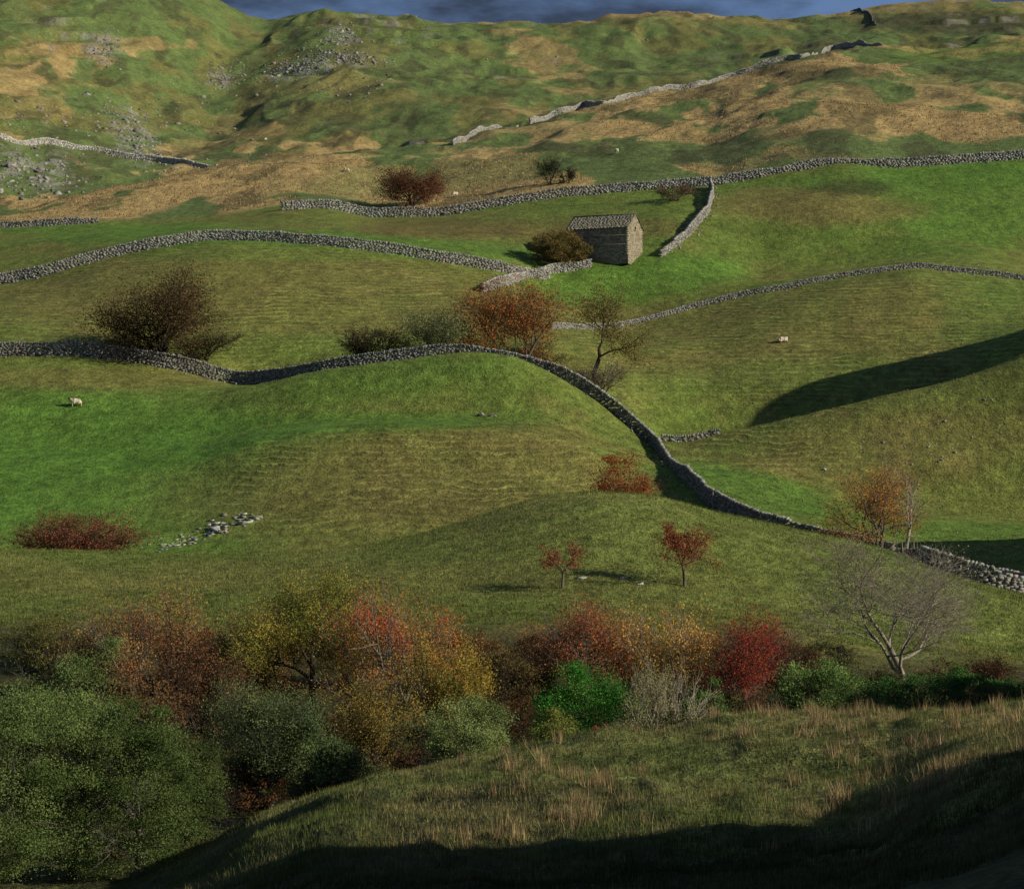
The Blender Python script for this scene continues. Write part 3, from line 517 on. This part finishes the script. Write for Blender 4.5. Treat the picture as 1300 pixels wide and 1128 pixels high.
T('thorn_bush','tiny dark bush beside the small dark bush on the moor','bush',722,364,212,20,[(.04,.05,.02),(.06,.06,.02)],600,.26,drk,'airy',67,stems=3,depth=3)
# ---------------------------------------------------------------- rocks
r=np.random.default_rng(9)
def onerock(p,s,base,label,group):
    n=3; q=np.zeros((n,3)); q[1:]=r.normal(0,s*.3,(2,3)); q[:,2]=np.abs(q[:,2])*.2-s*.05
    v,f_,c_=stones(q,s*r.uniform(.35,.7,(n,3))*np.array([1.4,.9,.34]),r.normal(.2,.4,n),stonecol(r,n,base),r,.25,.2)
    o=build('rock',v,f_,MS,c_); o.location=p; tag(o,label,'rock',group)
for i in range(96):
    t_=r.random(); x=196+t_*128+r.normal(0,7); y=697-t_*42+r.normal(0,4.5); p=P(x,hit(x,y,159,190)); onerock(p,r.uniform(.12,.3)*(.6+.8*t_)*(1.6 if r.random()<.12 else 1),.33,'pale limestone block in the outcrop on the slope below the green hump','outcrop rocks below the green hump')
for x,y in [(790,733),(738,733),(812,742)]:
    onerock(P(x,hit(x,y,100,130)),.25,.45,'small white stone on the near hill beside the pair of rowans','white stones by the rowans')
for x,y in [(625,528),(612,527)]:
    onerock(P(x,hit(x,y,191,210)),.4,.24,'small reddish stone patch on top of the green hump','stones on the green hump')
def scatter_rocks(items,lo,hi,smin,smax,base,seed):
    r=np.random.default_rng(seed); cen=[]
    for (px,y,sx,sy,n,sl) in items:
        for i in range(n):
            dx=r.normal(0,sx); x=px+dx; yy=y+dx*sl+r.normal(0,sy); cen.append(P(x,hit(x,yy,lo,hi)))
    cen=np.array(cen); s=r.uniform(smin,smax,(len(cen),3))*np.array([1,1,.6])*r.choice([.6,1,1.8],(len(cen),1),p=[.6,.33,.07])
    cen[:,2]-=s[:,2]*.3
    return stones(cen,s,r.uniform(0,3,len(cen)),stonecol(r,len(cen),base),r,.3,.3)
v,f_,c_=scatter_rocks([(380,84,34,6,420,-.2),(440,72,36,4,200,.1),(170,172,20,16,300,.8),(132,62,10,12,140,0),(432,45,10,8,160,0),(30,220,36,16,300,0),(280,98,16,9,120,0),(120,150,80,18,180,0),(430,110,50,12,80,0),(250,210,80,16,90,0),(600,60,140,20,60,0)],440,960,.2,.55,.25,3)
tag(build('scree',v,f_,MS,c_),'pale limestone scree and crags scattered over the far hillside','scree',kind='stuff')
v,f_,c_=scatter_rocks([(1180,560,90,22,90,-.1),(1100,480,90,40,40,0),(1180,310,60,20,10,0),(600,600,130,40,12,0)],160,290,.04,.12,.3,4)
tag(build('loose_stones',v,f_,MS,c_),'small loose stones strewn on the right hand pasture slopes','stones',kind='stuff')
# ---------------------------------------------------------------- posts
for i,(px,D,h) in enumerate([(1146,150,1.5),(1160,149,1.7),(1186,148,1.5),(1203,149,1.3),(905,173,1.7),(985,164,1.7)]):
    p=P(px,D); V_=[];n=6
    for k,(z,rad) in enumerate([(-.3,.065),(h*.5,.06),(h-.04,.055),(h,.035)]):
        for j in range(n): a1=j*6.283/n; V_.append((math.cos(a1)*rad+z*.04*(i%3-1),math.sin(a1)*rad,z))
    Fq=[(k*n+j,k*n+(j+1)%n,(k+1)*n+(j+1)%n,(k+1)*n+j) for k in range(3) for j in range(n)]
    o=build('fence_post',np.array(V_),np.array(Fq),MB,np.tile(np.array([.2,.18,.14]),(len(V_),1))); o.location=p
    loc='near the round sheepfold' if i<4 else 'along the long wall on the right flank of the hump'
    tag(o,'weathered wooden fence post '+loc,'fence post','fence posts '+loc)
# ---------------------------------------------------------------- sheep
MSH,nt,b=nodes('sheep_wool'); tcn=mk(nt,'ShaderNodeTexCoord').outputs['Object']; s_=mk(nt,'ShaderNodeSeparateXYZ'); nt.links.new(tcn,s_.inputs[0])
mr=mathn(nt,'MULTIPLY',rangev(nt,s_.outputs[0],.62,.7,1,.15),1.0); nz=noise(nt,12,3,.6,tcn)
cn=mk(nt,'ShaderNodeRGB'); cn.outputs[0].default_value=(.62,.52,.38,1)
nt.links.new(vscale(nt,cn.outputs[0],mathn(nt,'MULTIPLY',mr,rangev(nt,nz.outputs[0],.3,.7,.7,1.15))),b.inputs['Base Color'])
bp=mk(nt,'ShaderNodeBump'); bp.inputs['Distance'].default_value=.05; nt.links.new(nz.outputs[0],bp.inputs['Height']); nt.links.new(bp.outputs[0],b.inputs['Normal'])
def sheep(px,y,lo,hi,rz,pose,label,sc=1.,group=None):
    p=P(px,hit(px,y,lo,hi)); lie=pose=='lie'; z0=.3 if lie else .62
    V_=[(0,0,z0),(.25,0,z0+.02),(.5,0,z0+.03),(-.28,0,z0),(-.5,0,z0-.02)]; Rr=[.29,.28,.2,.28,.2]; E=[(0,1),(1,2),(0,3),(3,4)]
    def add(par,pt,rad): V_.append(pt); Rr.append(rad); E.append((par,len(V_)-1)); return len(V_)-1
    if pose=='graze': n=add(2,(.66,0,.42),.11); h_=add(n,(.78,0,.22),.085); add(h_,(.86,0,.08),.05)
    else: n=add(2,(.66,0,z0+.2),.11); h_=add(n,(.76,0,z0+.3),.095); add(h_,(.92,0,z0+.22),.055)
    for s in (-1,1): add(h_,(V_[h_][0]-.04,s*.15,V_[h_][2]+.03),.028)
    add(4,(-.62,0,z0-.14),.05)
    for s in (-1,1):
        if lie:
            k=add(2,(.52,s*.18,.12),.06); add(k,(.72,s*.16,.05),.04); k=add(4,(-.4,s*.24,.12),.1); add(k,(-.15,s*.28,.05),.045)
        else:
            k=add(2,(.42,s*.14,.4),.075); k=add(k,(.44,s*.14,.2),.04); add(k,(.43,s*.14,.02),.035)
            k=add(4,(-.42,s*.15,.42),.1); k=add(k,(-.52,s*.15,.24),.045); add(k,(-.47,s*.15,.02),.035)
    me=bpy.data.meshes.new('sheep'); me.from_pydata(V_,E,[]); me.materials.append(MSH); o=bpy.data.objects.new('sheep',me); COL.objects.link(o)
    o.modifiers.new('skin','SKIN')
    for i,rd in enumerate(Rr): me.skin_vertices[0].data[i].radius=(rd,rd)
    me.skin_vertices[0].data[0].use_root=True
    ss=o.modifiers.new('sub','SUBSURF'); ss.levels=1; ss.render_levels=2
    o.location=p; o.rotation_euler=(0,0,rz); o.scale=(sc,)*3; tag(o,label,'sheep',group)
sheep(97,516,195,214,math.radians(200),'stand','buff coloured sheep standing on the bright green pasture at the left',1.)
sheep(993,434,232,280,math.radians(15),'lie','cream sheep lying on the right hand hillside below the thin wall',1.15)
sheep(783,195,355,520,math.radians(100),'graze','tiny white sheep grazing on the moor right of centre',1.1)
sheep(577,250,351,400,math.radians(30),'stand','tiny white sheep standing right of the dark red domed hawthorn',1.1)
sheep(440,219,352,420,math.radians(180),'graze','tiny white sheep on the tan moor above the dark red domed hawthorn',1.1)
sheep(337,179,480,700,math.radians(60),'graze','tiny white sheep on the far green slope at the upper left',1.1)
# ---------------------------------------------------------------- grass
def blades(pos,hgt,wid,cols,r,lean=.35):
    n=len(pos); a=r.uniform(0,6.283,n); d=np.stack([np.cos(a),np.sin(a),np.zeros(n)],1); q=np.stack([-d[:,1],d[:,0],np.zeros(n)],1)
    top=pos+d*(hgt*lean*r.normal(0,1,n))[:,None]+np.array([0,0,1.])*hgt[:,None]
    w_=(q*wid[:,None]) ; V_=np.stack([pos-w_,pos+w_,top],1).reshape(-1,3); return V_,np.arange(3*n).reshape(-1,3),np.repeat(cols,3,0)
def grass(name,label,n,pxr,Dr,nb,h0,h1,w0,spread,colf,seed,mask=None):
    r=np.random.default_rng(seed); px=r.uniform(*pxr,n); D=np.exp(r.uniform(math.log(Dr[0]),math.log(Dr[1]),n)); x=(px-CX)/F*D
    if mask is not None: k=mask(x,D,px,r); x=x[k];D=D[k];px=px[k]; n=len(x)
    hs=r.uniform(h0,h1,n); x=np.repeat(x,nb)+r.normal(0,spread,n*nb); y=np.repeat(D,nb)+r.normal(0,spread,n*nb); hs=np.repeat(hs,nb)*r.uniform(.5,1.15,n*nb)
    pos=np.stack([x,y,zat(x,y)-.02],1); cols=colf(x,y,np.repeat(px,nb),r)
    V_,F_,c_=blades(pos,hs,np.full(n*nb,w0)*r.uniform(.6,1.4,n*nb),cols,r); tag(build(name,V_,F_,MG,c_),label,'grass',kind='stuff')
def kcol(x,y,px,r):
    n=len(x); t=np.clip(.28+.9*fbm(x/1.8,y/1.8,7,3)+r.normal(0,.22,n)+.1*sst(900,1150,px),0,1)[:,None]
    return (np.array([.1,.135,.032])*(1-t)+np.array([.38,.3,.13])*t)*r.uniform(.6,1.25,n)[:,None]*(.4+.6*sst(31,37,y))[:,None]  # nearest blades darkened to carry on the painted foreground shadow
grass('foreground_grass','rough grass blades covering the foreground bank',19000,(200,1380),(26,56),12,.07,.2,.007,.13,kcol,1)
def rcol(x,y,px,r):
    n=len(x); return np.array([.46,.33,.16])*r.uniform(.4,1.15,n)[:,None]*(1+r.normal(0,.06,(n,3)))
grass('dry_rushes','tall tan rush tufts standing on the foreground bank',420,(500,1360),(33,52),38,.22,.5,.007,.1,rcol,2,mask=lambda x,D,px,r:fbm(x/2.,D/2.,77,2)+.35*sst(850,1100,px)+.15*sst(40,46,D)>.25)
def mcol(x,y,px,r):
    n=len(x); t=np.clip(.3+.6*fbm(x/7,y/7,8,3)+r.normal(0,.25,n),0,1)[:,None]
    return (np.array([.105,.15,.03])*(1-t)+np.array([.31,.26,.09])*t)*r.uniform(.6,1.3,n)[:,None]
grass('hillside_grass','rough tussocky grass on the near hill',38000,(-20,1320),(106,152),5,.1,.24,.02,.15,mcol,3)
grass('pasture_tussocks','scattered coarse tussocks on the brown pasture slopes',28000,(-20,1320),(158,290),4,.1,.22,.04,.2,mcol,4,mask=lambda x,D,px,r:(fbm(x/9,D/9,78,3)>-.1)&~((px<330)&(D>160)&(D<224)))
def ocol(x,y,px,r):
    n=len(x); return np.array([.41,.29,.13])*r.uniform(.5,1.25,n)[:,None]*(1+r.normal(0,.06,(n,3)))
grass('moor_grass','coarse tan moor grass above the upper wall',24000,(-20,1320),(356,600),4,.2,.5,.1,.5,ocol,5,mask=lambda x,D,px,r:fbm(x/28,D/50,111,6)+.55*fbm(x/9,D/16,121,5)>.07)
# ---------------------------------------------------------------- light, sky, camera
S=Vector((math.cos(SUN_AZ)*math.cos(SUN_EL),-math.sin(SUN_AZ)*math.cos(SUN_EL),math.sin(SUN_EL)))
sl=bpy.data.lights.new('sun','SUN'); sl.energy=5; sl.angle=math.radians(.55); sl.color=(1,.93,.77)
so=bpy.data.objects.new('sun',sl); so.rotation_euler=S.to_track_quat('Z','Y').to_euler(); so.location=(60,-20,80); COL.objects.link(so)
w=bpy.data.worlds.new("World"); scene.world=w; w.use_nodes=True; nt=w.node_tree; bgn=nt.nodes['Background']; bgn.inputs[1].default_value=.05
sky=mk(nt,'ShaderNodeTexSky',sky_type='NISHITA'); sky.sun_disc=False; sky.sun_elevation=SUN_EL; sky.sun_rotation=math.atan2(S.x,S.y)
tcn=mk(nt,'ShaderNodeTexCoord').outputs['Generated']; mp=mk(nt,'ShaderNodeMapping'); mp.inputs['Scale'].default_value=(1,1,3.2); nt.links.new(tcn,mp.inputs[0])
nz=noise(nt,7.5,6,.6,mp.outputs[0]); cr=mk(nt,'ShaderNodeValToRGB'); nt.links.new(nz.outputs[0],cr.inputs[0])
cr.color_ramp.elements[0].position=.4; cr.color_ramp.elements[1].position=.6
cr.color_ramp.elements[0].color=(.6,.85,1.6,1); cr.color_ramp.elements[1].color=(2.5,4.3,8.2,1)
mx=mk(nt,'ShaderNodeMix',data_type='RGBA'); mx.inputs[0].default_value=.85; nt.links.new(sky.outputs[0],mx.inputs[6]); nt.links.new(cr.outputs[0],mx.inputs[7]); nt.links.new(mx.outputs[2],bgn.inputs[0])
cam=bpy.data.cameras.new('camera'); cam.sensor_width=36; cam.lens=36*F/1300; cam.clip_end=8000; cam.clip_start=.5
co=bpy.data.objects.new('camera',cam); co.rotation_euler=(math.pi/2,0,0); COL.objects.link(co); scene.camera=co
scene.view_settings.view_transform='Standard'; scene.view_settings.look='None'; scene.view_settings.exposure=0
